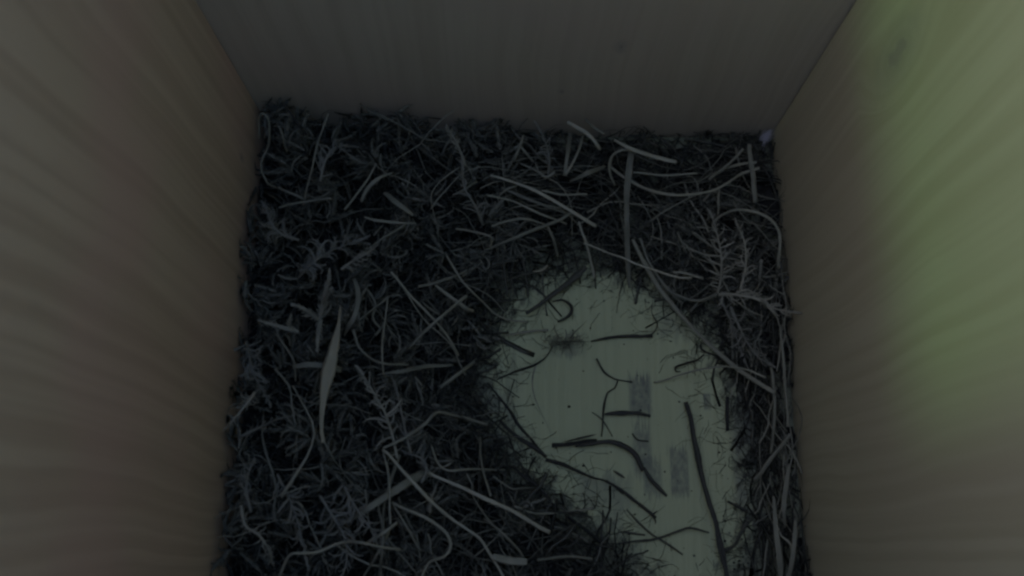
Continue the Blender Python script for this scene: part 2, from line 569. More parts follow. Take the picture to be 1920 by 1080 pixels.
add(GS, 'nearly upright stem hanging down from the fork in the lower left moss', 'straw', 'stem', 5.5,
    [(718, 844, 8), (727, 884, 11), (731, 929, 11), (732, 984, 8)])
add(GS, 'stem forming a flat arch then dropping left near the bottom left edge', 'straw', 'stem', 6,
    [(524, 1082, 8), (540, 1042, 10), (560, 1036, 11), (593, 1033, 11), (640, 1016, 12), (678, 1016, 12), (712, 1023, 10), (750, 1030, 7)])
add(GS, 'stem curling back on itself like a hook above the bottom edge', 'straw', 'stem', 6.5,
    [(735, 942, 7), (780, 964, 10), (812, 980, 11), (838, 1000, 11), (845, 1024, 10), (833, 1043, 10), (805, 1057, 9), (788, 1086, 7)])
add(GS, 'short blunt stem pointing up right below the fork, near the bottom edge', 'straw', 'stem', 8, [(690, 1017, 6), (720, 998, 10), (744, 980, 11)])
add(GS, 'upright thin stem crossed by the short blunt stem near the bottom', 'grass', 'stem', 6, [(709, 945, 6), (714, 990, 9), (714, 1040, 9), (708, 1086, 6)])
add(GS, 'stem slanting down left through the flat arch near the bottom', 'grass', 'stem', 5.5, [(730, 996, 5), (712, 1030, 9), (680, 1084, 7)])
add(GS, 'straight stem slanting down right between the fork and the hooked stem', 'grass', 'stem', 5, [(737, 945, 6), (764, 990, 8), (788, 1032, 6)])
add(BL, 'broad flat dark blade rising right under the fork of stems', 'grass', 'blade', 17, [(650, 980, 4), (690, 954, 7), (730, 928, 8), (775, 900, 6), (806, 884, 4)], [.5, 1, 1, 1, .6])
add(GS, 'thickest pale straw slanting down right along the lower rim of the bare floor', 'pale', 'flat', 10,
    [(800, 884, 7), (858, 911, 10), (913, 936, 11), (969, 962, 10), (1031, 998, 7)], [.6, .8, 1, .95, .8])
add(GS, 'thin stem with a bend, level above the thickest pale straw', 'straw', 'stem', 5,
    [(809, 836, 6), (820, 868, 8), (838, 882, 9), (870, 881, 9), (904, 880, 8), (946, 882, 4)])
add(GS, 'thin upright stem crossing the thickest pale straw from above', 'grass', 'stem', 5, [(900, 820, 3), (902, 850, 6), (907, 884, 9), (920, 930, 10)])
add(GS, 'thin bent stem right of the thin upright stem on the lower rim', 'grass', 'stem', 5, [(924, 893, 5), (960, 916, 6), (980, 916, 5), (1004, 914, 2)])
add(GS, 'level pale stem below the bare floor ending at a floor twig', 'straw', 'stem', 5.5, [(965, 950, 8), (1002, 962, 7), (1056, 961, 5), (1113, 952, 3)])
add(GS, 'thin dark grey stem slanting down right in the middle of the bottom tangle', 'grass', 'stem', 6, [(908, 972, 7), (944, 998, 9), (973, 1030, 8), (985, 1055, 5)])
add(BL, 'short broad cut blade lying level at the bottom edge of the nest', 'straw', 'blade', 15, [(924, 1044, 9), (955, 1049, 9), (988, 1053, 8)], [.8, 1, 1, .9])
add(GS, 'stem slanting right beside the short broad blade', 'grass', 'stem', 6, [(1008, 1050, 7), (1060, 1040, 7), (1110, 1048, 5)])
# back wall
add(GS, 'long flat pale stem slanting down right, ending blunt in the middle of the back nest', 'pale', 'flat', 9,
    [(920, 329, 8), (957, 340, 11), (1005, 357, 12), (1051, 382, 12), (1092, 407, 11), (1118, 424, 10)], [.6, .8, 1, 1, 1, .9])
add(GS, 'pale stem running just under the long flat pale stem', 'straw', 'stem', 6, [(912, 366, 7), (957, 376, 9), (988, 388, 10), (1028, 405, 9), (1062, 420, 6)])
add(GS, 'grey stem between the two pale parallel stems on the back nest', 'grass', 'flat', 8, [(940, 352, 6), (988, 372, 8), (1030, 388, 8), (1075, 406, 6)])
add(GS, 'small stem arching over at the left end of the pale parallel stems', 'straw', 'stem', 5, [(934, 370, 7), (950, 355, 10), (968, 349, 8)])
add(GS, 'level thin stem right of the long flat pale stem', 'straw', 'stem', 5, [(1015, 357, 7), (1051, 365, 8), (1101, 364, 7)])
add(BL, 'broad blade rising right toward the looped stem on the back nest', 'grass', 'blade', 11, [(1068, 340, 6), (1100, 324, 9), (1134, 311, 8)], [.7, 1, .8])
add(GS, 'pale stem bent over at the back wall, highest on the back nest', 'pale', 'stem', 8, [(1064, 229, 13), (1080, 239, 13), (1101, 251, 12), (1116, 266, 10), (1124, 279, 6)])
add(GS, 'short stem leaning down right from the back wall beside the bent pale stem', 'grass', 'stem', 6, [(1098, 224, 11), (1115, 238, 11), (1134, 252, 8)])
add(GS, 'thick upright grey stem below the bent pale stem', 'grass', 'flat', 9, [(1070, 250, 9), (1064, 290, 9), (1059, 330, 6)])
add(GS, 'thin pale stem leaning left next to the thick upright grey stem', 'straw', 'stem', 5, [(1093, 255, 9), (1080, 290, 10), (1061, 327, 7)])
add(GS, 'stem curled into an open loop in the middle of the back nest', 'straw', 'stem', 5.5,
    [(1153, 347, 7), (1143, 320, 9), (1146, 296, 11), (1158, 284, 12), (1174, 281, 11), (1190, 287, 8)])
add(GS, 'long stem sagging in a wide bow along the back right of the nest', 'straw', 'stem', 6,
    [(1143, 311, 8), (1172, 334, 10), (1203, 351, 11), (1245, 363, 12), (1282, 366, 12), (1328, 358, 12), (1360, 344, 11), (1390, 326, 10), (1424, 315, 8)])
add(GS, 'short thick pale stem with a blunt end slanting right along the back wall', 'pale', 'flat', 9.5,
    [(1152, 262, 12), (1182, 279, 13), (1224, 293, 13), (1268, 304, 11)], [.6, 1, 1, 1])
add(GS, 'pair wide upright stem standing from the looped stem down to the bare floor', 'grass', 'half', 14,
    [(1183, 281, 8), (1180, 326, 11), (1176, 367, 13), (1175, 410, 13), (1175, 452, 11), (1177, 500, 7), (1180, 540, 3)], [1, 1, 1, .9, .85, .8, .5])
add(GS, 'level thin stem above the wide bow on the back right', 'straw', 'stem', 5, [(1187, 323, 7), (1245, 328, 9), (1307, 325, 7)])
add(GS, 'stem slanting up right across the right end of the wide bow', 'grass', 'stem', 7, [(1330, 336, 7), (1360, 312, 10), (1394, 279, 9)])
add(GS, 'level pale stem pointing at the back right corner', 'straw', 'stem', 6, [(1362, 315, 8), (1391, 307, 9), (1419, 304, 8)])
add(GS, 'wide upright grey stem against the right wall near the back corner', 'grass', 'flat', 12, [(1405, 270, 9), (1410, 326, 10), (1417, 380, 8)])
add(GS, 'thin upright stem beside the moss comb near the right wall', 'straw', 'stem', 5, [(1348, 356, 8), (1346, 380, 9), (1345, 404, 6)])
add(GS, 'stem arching over the right moss comb and down along the right wall', 'straw', 'stem', 6.5,
    [(1335, 419, 6), (1352, 404, 9), (1380, 393, 12), (1410, 397, 13), (1439, 409, 13), (1456, 428, 13), (1462, 455, 12), (1460, 502, 8)])
add(GS, 'dark splintered stick poking up at the back wall', 'dark', 'stem', 6, [(1234, 254, 12), (1246, 266, 12), (1262, 284, 9)])
add(GS, 'pale stem curving flat in the middle of the nest, under the long flat pale stem', 'straw', 'stem', 5.5, [(922, 424, 7), (957, 415, 10), (988, 413, 10), (1020, 420, 7)])
add(GS, 'thin stem with a right angle bend in the middle left of the nest', 'straw', 'stem', 5, [(855, 429, 6), (888, 435, 9), (919, 443, 10), (922, 450, 9), (921, 466, 6)])
add(GS, 'long stem rising right from the right angle stem toward the flat pale stem', 'grass', 'stem', 7, [(913, 468, 7), (967, 446, 10), (1020, 423, 11), (1072, 399, 9)])
add(GS, 'thin pale stem hanging down to the top of the bare floor', 'pale', 'stem', 5.5, [(1085, 415, 9), (1099, 454, 9), (1108, 493, 7), (1114, 520, 5)])
add(GS, 'long thin pale stem slanting right across the top of the bare floor', 'pale', 'stem', 4.5,
    [(1095, 456, 10), (1134, 471, 11), (1168, 483, 11), (1190, 494, 11), (1224, 506, 10), (1262, 518, 9), (1297, 521, 7)])
add(GS, 'grey stem leaning down right above the small pale chip', 'grass', 'stem', 6, [(1024, 420, 8), (1038, 450, 9), (1046, 480, 6)])
add(GS, 'long thick stem slanting from the top of the bare floor to the right wall', 'grass', 'flat', 12,
    [(1186, 448, 7), (1203, 483, 8), (1230, 529, 8), (1266, 577, 7), (1300, 615, 7), (1345, 660, 7), (1391, 697, 8), (1453, 736, 8)], [.8, 1, .9, .8, .7, .8, 1, 1])
add(GS, 'shorter stem lying beside the upper end of the long thick slanting stem', 'grass', 'stem', 7, [(1200, 446, 6), (1215, 490, 7), (1246, 535, 6), (1280, 570, 3)])
add(GS, 'thin arched stem over the right rim of the bare floor', 'straw', 'stem', 5,
    [(1226, 717, 1), (1266, 706, 3), (1307, 694, 6), (1349, 687, 9), (1387, 690, 10), (1412, 697, 10), (1436, 708, 7)])
add(GS, 'pale stem on the nest right of the thin pale slanting stem', 'straw', 'stem', 6, [(1262, 510, 8), (1290, 514, 9), (1318, 522, 7)])
add(GS, 'dark grey stem bending down under the right moss comb', 'grass', 'stem', 9, [(1240, 535, 5), (1275, 556, 6), (1310, 564, 6), (1345, 552, 6)])
add(GS, 'thin pale stem slanting left in the back left tangle', 'straw', 'stem', 4.5, [(706, 306, 9), (690, 336, 9), (669, 363, 9), (646, 393, 6)])
add(BL, 'curved blade next to the thin slanting stem in the back left tangle', 'straw', 'blade', 9, [(738, 323, 8), (712, 333, 10), (690, 353, 10), (677, 378, 6)], [.4, .8, 1, .7])
add(BL, 'broad short blade slanting down right in the back left tangle', 'grass', 'blade', 14, [(720, 361, 7), (745, 384, 9), (774, 403, 6)], [.6, 1, .5])
add(GS, 'tall thin stem standing near the back left corner against the back wall', 'grass', 'stem', 4.5, [(615, 214, 18), (604, 253, 16), (592, 290, 13), (579, 340, 10), (569, 384, 7)])
add(GS, 'thin stem bent into a hairpin at the back left corner', 'grass', 'stem', 5,
    [(486, 258, 16), (485, 224, 19), (492, 211, 20), (502, 220, 19), (505, 249, 17), (503, 274, 15), (493, 297, 13), (491, 317, 11), (502, 342, 9), (519, 352, 6)])
add(GS, 'short stem hooked over right of the hairpin stem', 'grass', 'stem', 5, [(513, 237, 16), (524, 239, 17), (533, 259, 15), (538, 284, 11)])
add(GS, 'level stem slanting right under the hairpin stem', 'grass', 'stem', 6, [(521, 351, 8), (545, 361, 9), (569, 373, 7)])
add(GS, 'level stem crossing the foot of the tall thin corner stem', 'grass', 'stem', 6, [(524, 389, 7), (570, 380, 9), (621, 372, 7)])
add(BL, 'narrow pointed blade slanting right in the left middle of the nest', 'straw', 'blade', 8, [(683, 407, 8), (712, 412, 10), (745, 416, 10), (780, 419, 7)], [.5, 1, .8, .3])
add(GS, 'stem falling left from the narrow pointed blade', 'grass', 'stem', 6, [(760, 421, 7), (728, 442, 9), (690, 468, 7)])
add(GS, 'dark bow of stem in front of the back wall left of the moss tip', 'dark', 'stem', 5, [(648, 264, 12), (671, 271, 12), (696, 290, 10), (708, 306, 7)])
add(TW, 'dark crumbly twig leaning against the back wall near the left corner', 'dark', 'stem', 6, [(532, 197, 20), (544, 211, 19), (557, 231, 17), (573, 254, 13)])
add(GS, 'grey stem arching left of the moss tuft in the back middle', 'grass', 'stem', 6, [(850, 366, 7), (874, 355, 9), (893, 341, 8)])
add(GS, 'crossed grey stem leaning left behind the parallel stems', 'grass', 'stem', 7, [(982, 253, 10), (974, 275, 11), (963, 300, 8)])
add(GS, 'crossed grey stem leaning right behind the parallel stems', 'grass', 'stem', 6, [(974, 272, 10), (986, 286, 11), (999, 302, 8)])
# right wall
add(BL, 'long upright blade along the right wall beside the bare floor', 'grass', 'blade', 13, [(1450, 930, 6), (1454, 975, 9), (1459, 1030, 9), (1464, 1086, 6)], [.5, 1, 1, .9])
add(BL, 'forked upright blade leaning right, near the bottom right corner', 'grass', 'blade', 13, [(1480, 870, 5), (1473, 920, 9), (1469, 955, 10), (1471, 990, 6)], [.5, 1, 1, .4])
add(BL, 'upright grey blade nearest the bottom right corner', 'grass', 'blade', 11, [(1492, 972, 5), (1491, 1010, 8), (1486, 1050, 8), (1476, 1086, 5)], [.4, 1, 1, .8])
add(GS, 'grey stem rising right to the right wall, beside the bare floor', 'grass', 'stem', 9, [(1415, 900, 4), (1440, 865, 7), (1462, 838, 8), (1482, 815, 7)])
add(GS, 'upright dark stem close along the right wall at mid height', 'grass', 'stem', 8, [(1446, 690, 5), (1452, 750, 8), (1450, 800, 8), (1446, 850, 5)])
add(GS, 'upright stem against the right wall under the right moss sprig', 'grass', 'stem', 7, [(1463, 610, 5), (1470, 680, 7), (1474, 740, 7), (1477, 800, 5)])
add(GS, 'thin forked pale stem near the bottom right corner', 'straw', 'stem', 5, [(1457, 985, 6), (1466, 1004, 8), (1483, 1020, 8), (1484, 1060, 7)])
add(GS, 'wide dark stem slanting up right at the bottom right rim of the bare floor', 'brown', 'flat', 10, [(1354, 1036, 2), (1376, 1022, 5), (1388, 1000, 7), (1402, 978, 8)])

# ------------------------------------------------------------------ twigs and roots lying on the bare floor
f = dict(floor=True)
add(TW, 'thickest dark split stick lying on the bare floor at the right', 'dark', 'half', 14,
    [(1285, 753, 2.2), (1295, 790, 2.2), (1305, 842, 2.2), (1317, 896, 2.4), (1331, 947, 2.8), (1342, 996, 3.2), (1356, 1053, 3.6), (1364, 1090, 3.8)], [.9, 1, 1, 1, 1, 1, 1], 0, **f)
strand('pith', None, None, 'brown', 'flat', 4, [(1287, 756, 2.6), (1296, 790, 2.6), (1306, 842, 2.6), (1318, 896, 2.8), (1332, 947, 3.2), (1343, 996, 3.6), (1357, 1053, 4.0), (1363, 1085, 4.2)], 'both', 0, True, parent=S[-1])
add(TW, 'dark level stick below the fuzzy tuft on the bare floor', 'dark', 'stem', 8,
    [(1108, 640, 1), (1145, 633, 1.2), (1182, 630, 1.2), (1225, 629, 1)], [.4, 1, 1, .9], 0, **f)
add(TW, 'thin hooked twig rising from the right end of the level stick', 'brown', 'stem', 4, [(1218, 630, 1), (1228, 620, 2), (1233, 606, 3), (1222, 585, 4), (1226, 560, 5)], t1, 0, **f)
add(TW, 'slender dark twig curving up right at the left of the bare floor', 'dark', 'stem', 4.5,
    [(932, 712, .6), (967, 697, .8), (1003, 684, 1), (1022, 670, 1.6), (1035, 650, 2)], [.5, 1, 1, .8, .5], 0, **f)
add(GS, 'faint pale bent fibre lying down the middle of the bare floor', 'straw', 'stem', 3.5, [(1005, 684, .6), (999, 714, .5), (1003, 745, .4), (1020, 787, .4), (1036, 818, .4)], t1, 0, **f)
add(TW, 'long dark root running down right from the left rim to the fallen sticks', 'dark', 'stem', 6,
    [(913, 718, 1), (934, 743, 1), (957, 770, 1), (978, 801, 1), (1000, 826, 1), (1020, 853, 1.2)], [.5, .8, 1, 1, 1, .9], 0, **f)
add(TW, 'short root fork bending down left off the long dark root', 'brown', 'stem', 4, [(930, 741, 1), (915, 755, .7), (908, 775, .5)], t1, 0, **f)
add(TW, 'thin root fork hanging straight down off the long dark root', 'brown', 'stem', 4, [(936, 748, 1), (936, 776, .7), (929, 803, .5)], t1, 0, **f)
add(TW, 'dark stick with a knobbly broken end crossing the long root', 'dark', 'stem', 11, [(938, 791, 2), (959, 810, 2.4), (977, 824, 2.4), (1006, 842, 2), (1025, 858, 1.4)], [.45, .6, 1, .9, .4], 0, **f)
add(TW, 'straight brown twig rising right under the broken stick', 'brown', 'stem', 6, [(911, 847, 1), (935, 830, 1), (961, 812, 1)], t1, 0, **f)
add(TW, 'long dark stick slanting down right below the middle of the bare floor', 'dark', 'stem', 9,
    [(1022, 860, 1.4), (1058, 873, 1.4), (1102, 890, 1.4), (1136, 902, 1.4), (1168, 925, 1.2)], [.9, 1, .8, .7, .5], 0, **f)
add(TW, 'fine curved dark twig in the middle right of the bare floor', 'dark', 'stem', 4.2, [(1117, 671, 1.5), (1134, 697, 1), (1155, 711, .8), (1184, 716, .6)], 'blunt', 0, **f)
add(TW, 'crooked thin root hanging down from the fine curved twig', 'dark', 'stem', 4.6,
    [(1159, 713, .8), (1153, 728, .8), (1140, 737, .8), (1133, 762, 1), (1130, 793, 1.5), (1127, 818, 2.2)], [.6, .7, .8, 1, 1, 1], 0, **f)
add(TW, 'hair thin root crossing the crooked root', 'brown', 'stem', 2.8, [(1112, 773, .6), (1130, 787, .8), (1148, 818, .6)], 'blunt', 0, **f)
add(TW, 'thick curved dark stick arching right and down on the bare floor', 'dark', 'stem', 11,
    [(1080, 836, 2), (1120, 829, 2.4), (1150, 829, 2.5), (1174, 838, 2.4), (1192, 856, 2), (1206, 884, 1.6)], [.6, .9, 1, 1, 1, .6], 0, **f)
add(TW, 'blunt dark stick lying level left of the curved dark stick', 'dark', 'half', 9, [(1034, 835, 1.6), (1060, 834, 1.6), (1092, 830, 1.6), (1120, 826, 1.4)], [1, 1, .7, .4], 0, **f)
add(TW, 'thin stick resting over the blunt level stick', 'dark', 'stem', 5, [(1058, 829, 2.6), (1092, 820, 3), (1118, 815, 3)], t2, 0, **f)
add(TW, 'dark tapering stick continuing down right from the curved stick', 'dark', 'stem', 9, [(1208, 876, 1.4), (1220, 898, 1.4), (1236, 916, 1.4), (1249, 930, 1.2)], [.5, .9, 1, .6], 0, **f)
add(TW, 'short dark bent twig curving at the edge of the grey stain', 'dark', 'stem', 4, [(1187, 812, .8), (1197, 824, .8), (1217, 828, .8)], 'blunt', 0, **f)
add(TW, 'fuzzy dark level stick across the grey stain', 'dark', 'stem', 10, [(1134, 777, 1.6), (1160, 775, 1.6), (1190, 776, 1.6), (1220, 779, 1.4)], [.6, 1, 1, .7], 0, **f)
add(TW, 'small dark leaf shaped chip inside the bend of the curved stick', 'dark', 'flat', 8, [(1150, 882, .8), (1160, 889, 1), (1172, 897, .8)], t2, 0, **f)
add(TW, 'curly dark twig ending in a small loop at the right of the bare floor', 'dark', 'stem', 5,
    [(1276, 697, 1), (1268, 697, 1), (1267, 690, 1.4), (1277, 685, 1.4), (1293, 680, 1.2), (1307, 676, 1.2), (1320, 665, 1.4)], [.6, .8, 1, 1, .9, .7, .5], 0, **f)
add(TW, 'short upright dark stick at the right rim of the bare floor', 'dark', 'half', 8, [(1363, 742, 2.5), (1363, 775, 1.8), (1363, 808, 1.4)], [.9, 1, 1], 0, **f)
add(TW, 'thin crooked root beside the short upright stick', 'brown', 'stem', 3.2, [(1376, 742, 2), (1370, 760, 1), (1374, 778, .8), (1386, 797, .6)], t1, 0, **f)
add(TW, 'dark loop of root at the upper left of the bare floor', 'dark', 'stem', 7.5,
    [(1036, 563, 2), (1056, 561, 2.4), (1071, 572, 2.6), (1070, 586, 2.4), (1058, 597, 2), (1044, 604, 1.4)], [.5, .8, 1, 1, .8, .5], 0, **f)
add(TW, 'thick mossy root slanting down left at the top of the bare floor', 'brown', 'stem', 14,
    [(1100, 500, 6), (1078, 520, 5), (1058, 536, 4), (1038, 551, 3), (1015, 568, 3), (985, 588, 3)], [.8, 1, 1, .85, .7, .5], 0, **f)
add(GS, 'pale straight straw lying flat at the left of the fuzzy tuft', 'straw', 'stem', 5.5, [(949, 629, 3), (978, 625, 2), (1028, 619, 1.4)], 'blunt', 0, **f)
add(TW, 'wavy dark twig lying level near the bottom of the bare floor', 'dark', 'stem', 6, [(1158, 1021, 1.4), (1227, 1011, 1.4), (1271, 996, 1.8), (1293, 990, 2), (1331, 999, 1.6)], [.5, 1, .9, .9, .6], 0, **f)
add(TW, 'dark stick with a forked tip slanting down right, low on the bare floor', 'dark', 'stem', 8, [(1136, 902, 1.6), (1164, 920, 1.8), (1198, 944, 1.6), (1230, 972, 1.2)], [.8, 1, .9, .7], 0, **f)
fork = S[-1]
strand('prong', None, None, 'dark', 'stem', 5, [(1224, 966, 1.2), (1230, 960, 1.4), (1234, 957, 1.6)], t1, 0, True, parent=fork)
strand('prong', None, None, 'dark', 'stem', 5, [(1226, 969, 1.2), (1229, 978, 1), (1227, 984, .8)], t1, 0, True, parent=fork)
add(TW, 'thin straight root running down right below the forked stick', 'brown', 'stem', 5, [(1176, 955, 1), (1204, 985, 1), (1231, 1007, 1), (1282, 1040, 1)], [.6, 1, 1, .7], 0, **f)
add(TW, 'faint short straight fibre above the wavy twig', 'brown', 'stem', 4, [(1167, 996, .8), (1209, 1004, .8)], 'blunt', 0, **f)
add(TW, 'short dark twig pointing left out of the right rim', 'dark', 'stem', 6, [(1364, 940, 2.5), (1380, 948, 3), (1402, 960, 4)], 'blunt', 0, **f)
add(TW, 'dark stick slanting down right at the lower left rim of the bare floor', 'dark', 'stem', 7, [(958, 870, 3), (980, 891, 4), (1014, 917, 5), (1046, 957, 5)], t2, 0, **f)
add(TW, 'dark thick twig slanting into the bottom tangle beside the bare floor', 'dark', 'stem', 9, [(1065, 970, 5), (1102, 996, 4), (1140, 1028, 3)], [.6, 1, .8], 0, **f)
add(TW, 'dark curved stalk drooping at the lower left rim of the bare floor', 'dark', 'stem', 10, [(830, 781, 10), (852, 795, 9), (866, 815, 8), (864, 835, 6)], [.6, 1, 1, .6], 0, **f)
chip = add(('flake', 'flake'), 'small pale curved flake at the top of the bare floor', 'leaf', 'flat', 7, [(998, 509, 6), (1013, 507, 6), (1027, 497, 7)], [.4, 1, .6], 0, **f)


# ------------------------------------------------------------------ moss: branchlets, sprigs
def branchlet(seed, fat=.12, curl=1.0, leafy=16, core=.30):
    """one curled, leafy moss branch, unit length, rising along +X from the origin: triangles only"""
    g = np.random.default_rng(seed)
    n = 6
    t = np.linspace(0, 1, n)
    k = curl * g.uniform(.3, 1.2) * g.choice([-1, 1])
    ang = k * t ** 1.4
    el = g.uniform(-.2, .5) * t
    d = np.stack([np.cos(ang) * np.cos(el), np.sin(ang) * np.cos(el), np.sin(el)], 1)
    P = np.vstack([[0, 0, 0], np.cumsum(d[:-1] * (1 / (n - 1)), 0)])
    r = fat * core * np.array([.8, 1, 1, .9, .65, .15])
    V, F = sweep(P, r, 'stem4')
    tri = []
    for f_ in F:
        for i in range(1, len(f_) - 1):
            tri.append([f_[0], f_[i], f_[i + 1]])
    V = list(V)
    for i in range(leafy):
        s = (i + g.uniform(.2, .8)) / leafy * .97
        j = min(int(s * (n - 1)), n - 2)
        c = P[j] + (P[j + 1] - P[j]) * (s * (n - 1) - j)
        tdir = d[j]
        w = np.cross(tdir, g.normal(size=3))
        w /= np.linalg.norm(w)
        q = np.cross(tdir, w)
        ln = fat * g.uniform(.9, 1.9) * (1.15 - .75 * s)
        out, fwd = g.uniform(.5, 1.0), g.uniform(.5, 1.1)
        tip = c + w * ln * out + tdir * ln * fwd
        mid = c + (w * out * .62 + tdir * fwd * .36) * ln
        b = len(V)
        hw = fat * .20
        V += [c - q * hw, c + q * hw, mid + q * hw * .8, mid - q * hw * .8, tip]
        tri += [[b, b + 1, b + 2], [b, b + 2, b + 3], [b + 3, b + 2, b + 4]]
    return np.array(V), np.array(tri)


SECT['stem4'] = [(1, 0), (0, 1), (-1, 0), (0, -1)]
SECT['stem3'] = [(1, -.5), (0, 1), (-1, -.5)]
BR = [branchlet(i, fat=.105 + .03 * (i % 3), curl=2.3) for i in range(8)]          # slender curly branches
PL = [branchlet(50 + i, fat=.16, curl=.35, leafy=54, core=.40) for i in range(4)]            # plump straight shoots


def bent(seed, bend):
    g = np.random.default_rng(seed)
    x = np.linspace(-.5, .5, 10)
    y = bend * (x * x - .08) + .02 * np.sin(x * 9 + seed) + g.normal(0, .006, 10)
    if seed % 3 == 2:
        y += .16 * np.abs(x - .12)                      # a kink where the stem was folded
    z = -.12 * x * x + .012 * np.sin(x * 7 + seed * 2)
    return np.stack([x, y, z], 1)


STEMV = [bent(i, b) for i, b in enumerate((0, .12, -.15, .3, -.35, .6, .05, -.8))]


def stem_var(i, sides):
    P = STEMV[i % len(STEMV)]
    V, F = sweep(P, np.full(len(P), .5) * (1 - .55 * np.linspace(0, 1, len(P)) ** 1.6) * np.random.default_rng(i).uniform(.8, 1.15, len(P)), sides)
    off = V - np.repeat(P, len(SECT[sides]), 0)                  # unit-wide: thickness is scaled apart from length
    tri = np.array([[f_[0], f_[i2], f_[i2 + 1]] for f_ in F for i2 in range(1, len(f_) - 1)])
    return np.repeat(P, len(SECT[sides]), 0), off, tri


def rot(yaw, pitch, roll):
    cy, sy, cp, sp, cr, sr = math.cos(yaw), math.sin(yaw), math.cos(pitch), math.sin(pitch), math.cos(roll), math.sin(roll)
    Rz = np.array([[cy, -sy, 0], [sy, cy, 0], [0, 0, 1]])
    Ry = np.array([[cp, 0, -sp], [0, 1, 0], [sp, 0, cp]])
    Rx = np.array([[1, 0, 0], [0, cr, -sr], [0, sr, cr]])
    return Rz @ Ry @ Rx


def batch(parts):
    Vs, Fs, o = [], [], 0
    for V, F in parts:
        Vs.append(V)
        Fs.append(F + o)
        o += len(V)
    return np.vstack(Vs), np.vstack(Fs)


def keep_in(V, m=.0004):
    V[:, 0] = np.clip(V[:, 0], XL + m, XR - m)
    V[:, 1] = np.clip(V[:, 1], YF + m, YB - GAP - m)
    V[:, 2] = np.maximum(V[:, 2], .0003)
    return V


# nest underlay: a lumpy felted pad carrying everything
nx, ny = 120, 130
gx, gy = np.meshgrid(np.linspace(XL + .0006, XR - .0006, nx), np.linspace(YF + .0006, YB - .002, ny))
G = np.stack([gx.ravel(), gy.ravel()], 1)
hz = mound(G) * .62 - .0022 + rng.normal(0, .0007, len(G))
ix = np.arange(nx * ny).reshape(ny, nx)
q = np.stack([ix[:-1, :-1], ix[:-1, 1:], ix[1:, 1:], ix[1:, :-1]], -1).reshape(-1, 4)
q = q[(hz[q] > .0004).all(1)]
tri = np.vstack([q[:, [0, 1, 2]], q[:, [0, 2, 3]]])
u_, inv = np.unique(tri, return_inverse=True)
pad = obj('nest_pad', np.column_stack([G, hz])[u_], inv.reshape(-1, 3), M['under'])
tag(pad, 'dark felted pad of old moss under the nest material', 'nest lining', kind='stuff')


def scatter(n, need):
    out = []
    while len(out) < n:
        p = np.column_stack([rng.uniform(XL + .001, XR - .001, 4000), rng.uniform(YF + .001, YB - .002, 4000)])
        h = mound(p)
        d = edge_distance(p)
        keep = need(p, h, d)
        out += [(a[0], a[1], b) for a, b in zip(p[keep], h[keep])]
    return out[:n]


def mossy(x, y):
    """1 where the photograph shows moss rather than grass"""
    left = np.clip((0.008 - x) / .05, 0, 1)
    comb = np.exp(-(((x - .060) / .012) ** 2 + ((y - .060) / .03) ** 2))
    return np.clip(left + comb, 0.06, 1)


# the mass of moss branches nobody could count: star-like tufts with hollows between them
parts = []
cent = []
for c in scatter(4000, lambda p, h, d: (d > .0035) & (rng.random(len(p)) < mossy(p[:, 0], p[:, 1]))):
    if all((c[0] - q[0]) ** 2 + (c[1] - q[1]) ** 2 > .0042 ** 2 for q in cent):
        cent.append(c)
for (x, y, h) in cent:
    lean, tall = rng.uniform(0, 6.28), rng.uniform(.35, 1.0)
    for _ in range(int(rng.integers(12, 22))):
        V, F = BR[rng.integers(len(BR))]
        L = rng.uniform(.003, .0072)
        yaw = lean + rng.normal(0, 1.5)
        r = abs(rng.normal(0, .0013))
        A = rot(yaw, rng.normal(.35, .45), rng.uniform(0, 6.28))
        parts.append((keep_in((V * L) @ A.T + np.array([x + r * math.cos(yaw), y + r * math.sin(yaw), h * tall * rng.uniform(.55, .95)])), F))
for (x, y, h) in scatter(1800, lambda p, h, d: (d > .001) & (rng.random(len(p)) < mossy(p[:, 0], p[:, 1]))):
    V, F = BR[rng.integers(len(BR))]
    A = rot(rng.uniform(0, 6.28), rng.normal(.1, .3), rng.uniform(0, 6.28))
    parts.append((keep_in((V * rng.uniform(.004, .009)) @ A.T + np.array([x, y, h * rng.uniform(.4, .8)])), F))
V, F = batch(parts)
o = obj('moss', V, F, M['bed'], smooth=False)
tag(o, 'dark matted moss packed along the left and back of the nest', 'moss', kind='stuff')

# paler feathery moss lying in drifts on top
parts = []
seen = []
for c in scatter(6000, lambda p, h, d: (d > .004) & (rng.random(len(p)) < np.clip(mossy(p[:, 0], p[:, 1]) - .1, 0, 1)
                 * (np.sin(p[:, 0] * 230 + 2 * np.sin(p[:, 1] * 90)) * np.sin(p[:, 1] * 210 + 1.0) > .16))):
    if all((c[0] - q[0]) ** 2 + (c[1] - q[1]) ** 2 > .0042 ** 2 for q in seen):
        seen.append(c)
for (x, y, h) in seen:
    lean = rng.uniform(0, 6.28)
    for _ in range(int(rng.integers(7, 16))):
        V, F = BR[rng.integers(len(BR))] if rng.random() < .6 else PL[rng.integers(len(PL))]
        yaw = lean + rng.normal(0, .9)
        A = rot(yaw, rng.normal(.18, .3), rng.uniform(0, 6.28))
        q = abs(rng.normal(0, .0015))
        parts.append((keep_in((V * rng.uniform(.0038, .0085)) @ A.T + np.array([x + q * math.cos(yaw), y + q * math.sin(yaw), h * rng.uniform(.75, 1.05)])), F))
V, F = batch(parts)
o = obj('moss', V, F, M['crest'], smooth=False)
tag(o, 'grey feathery moss in loose drifts on top of the dark moss', 'moss', kind='stuff')

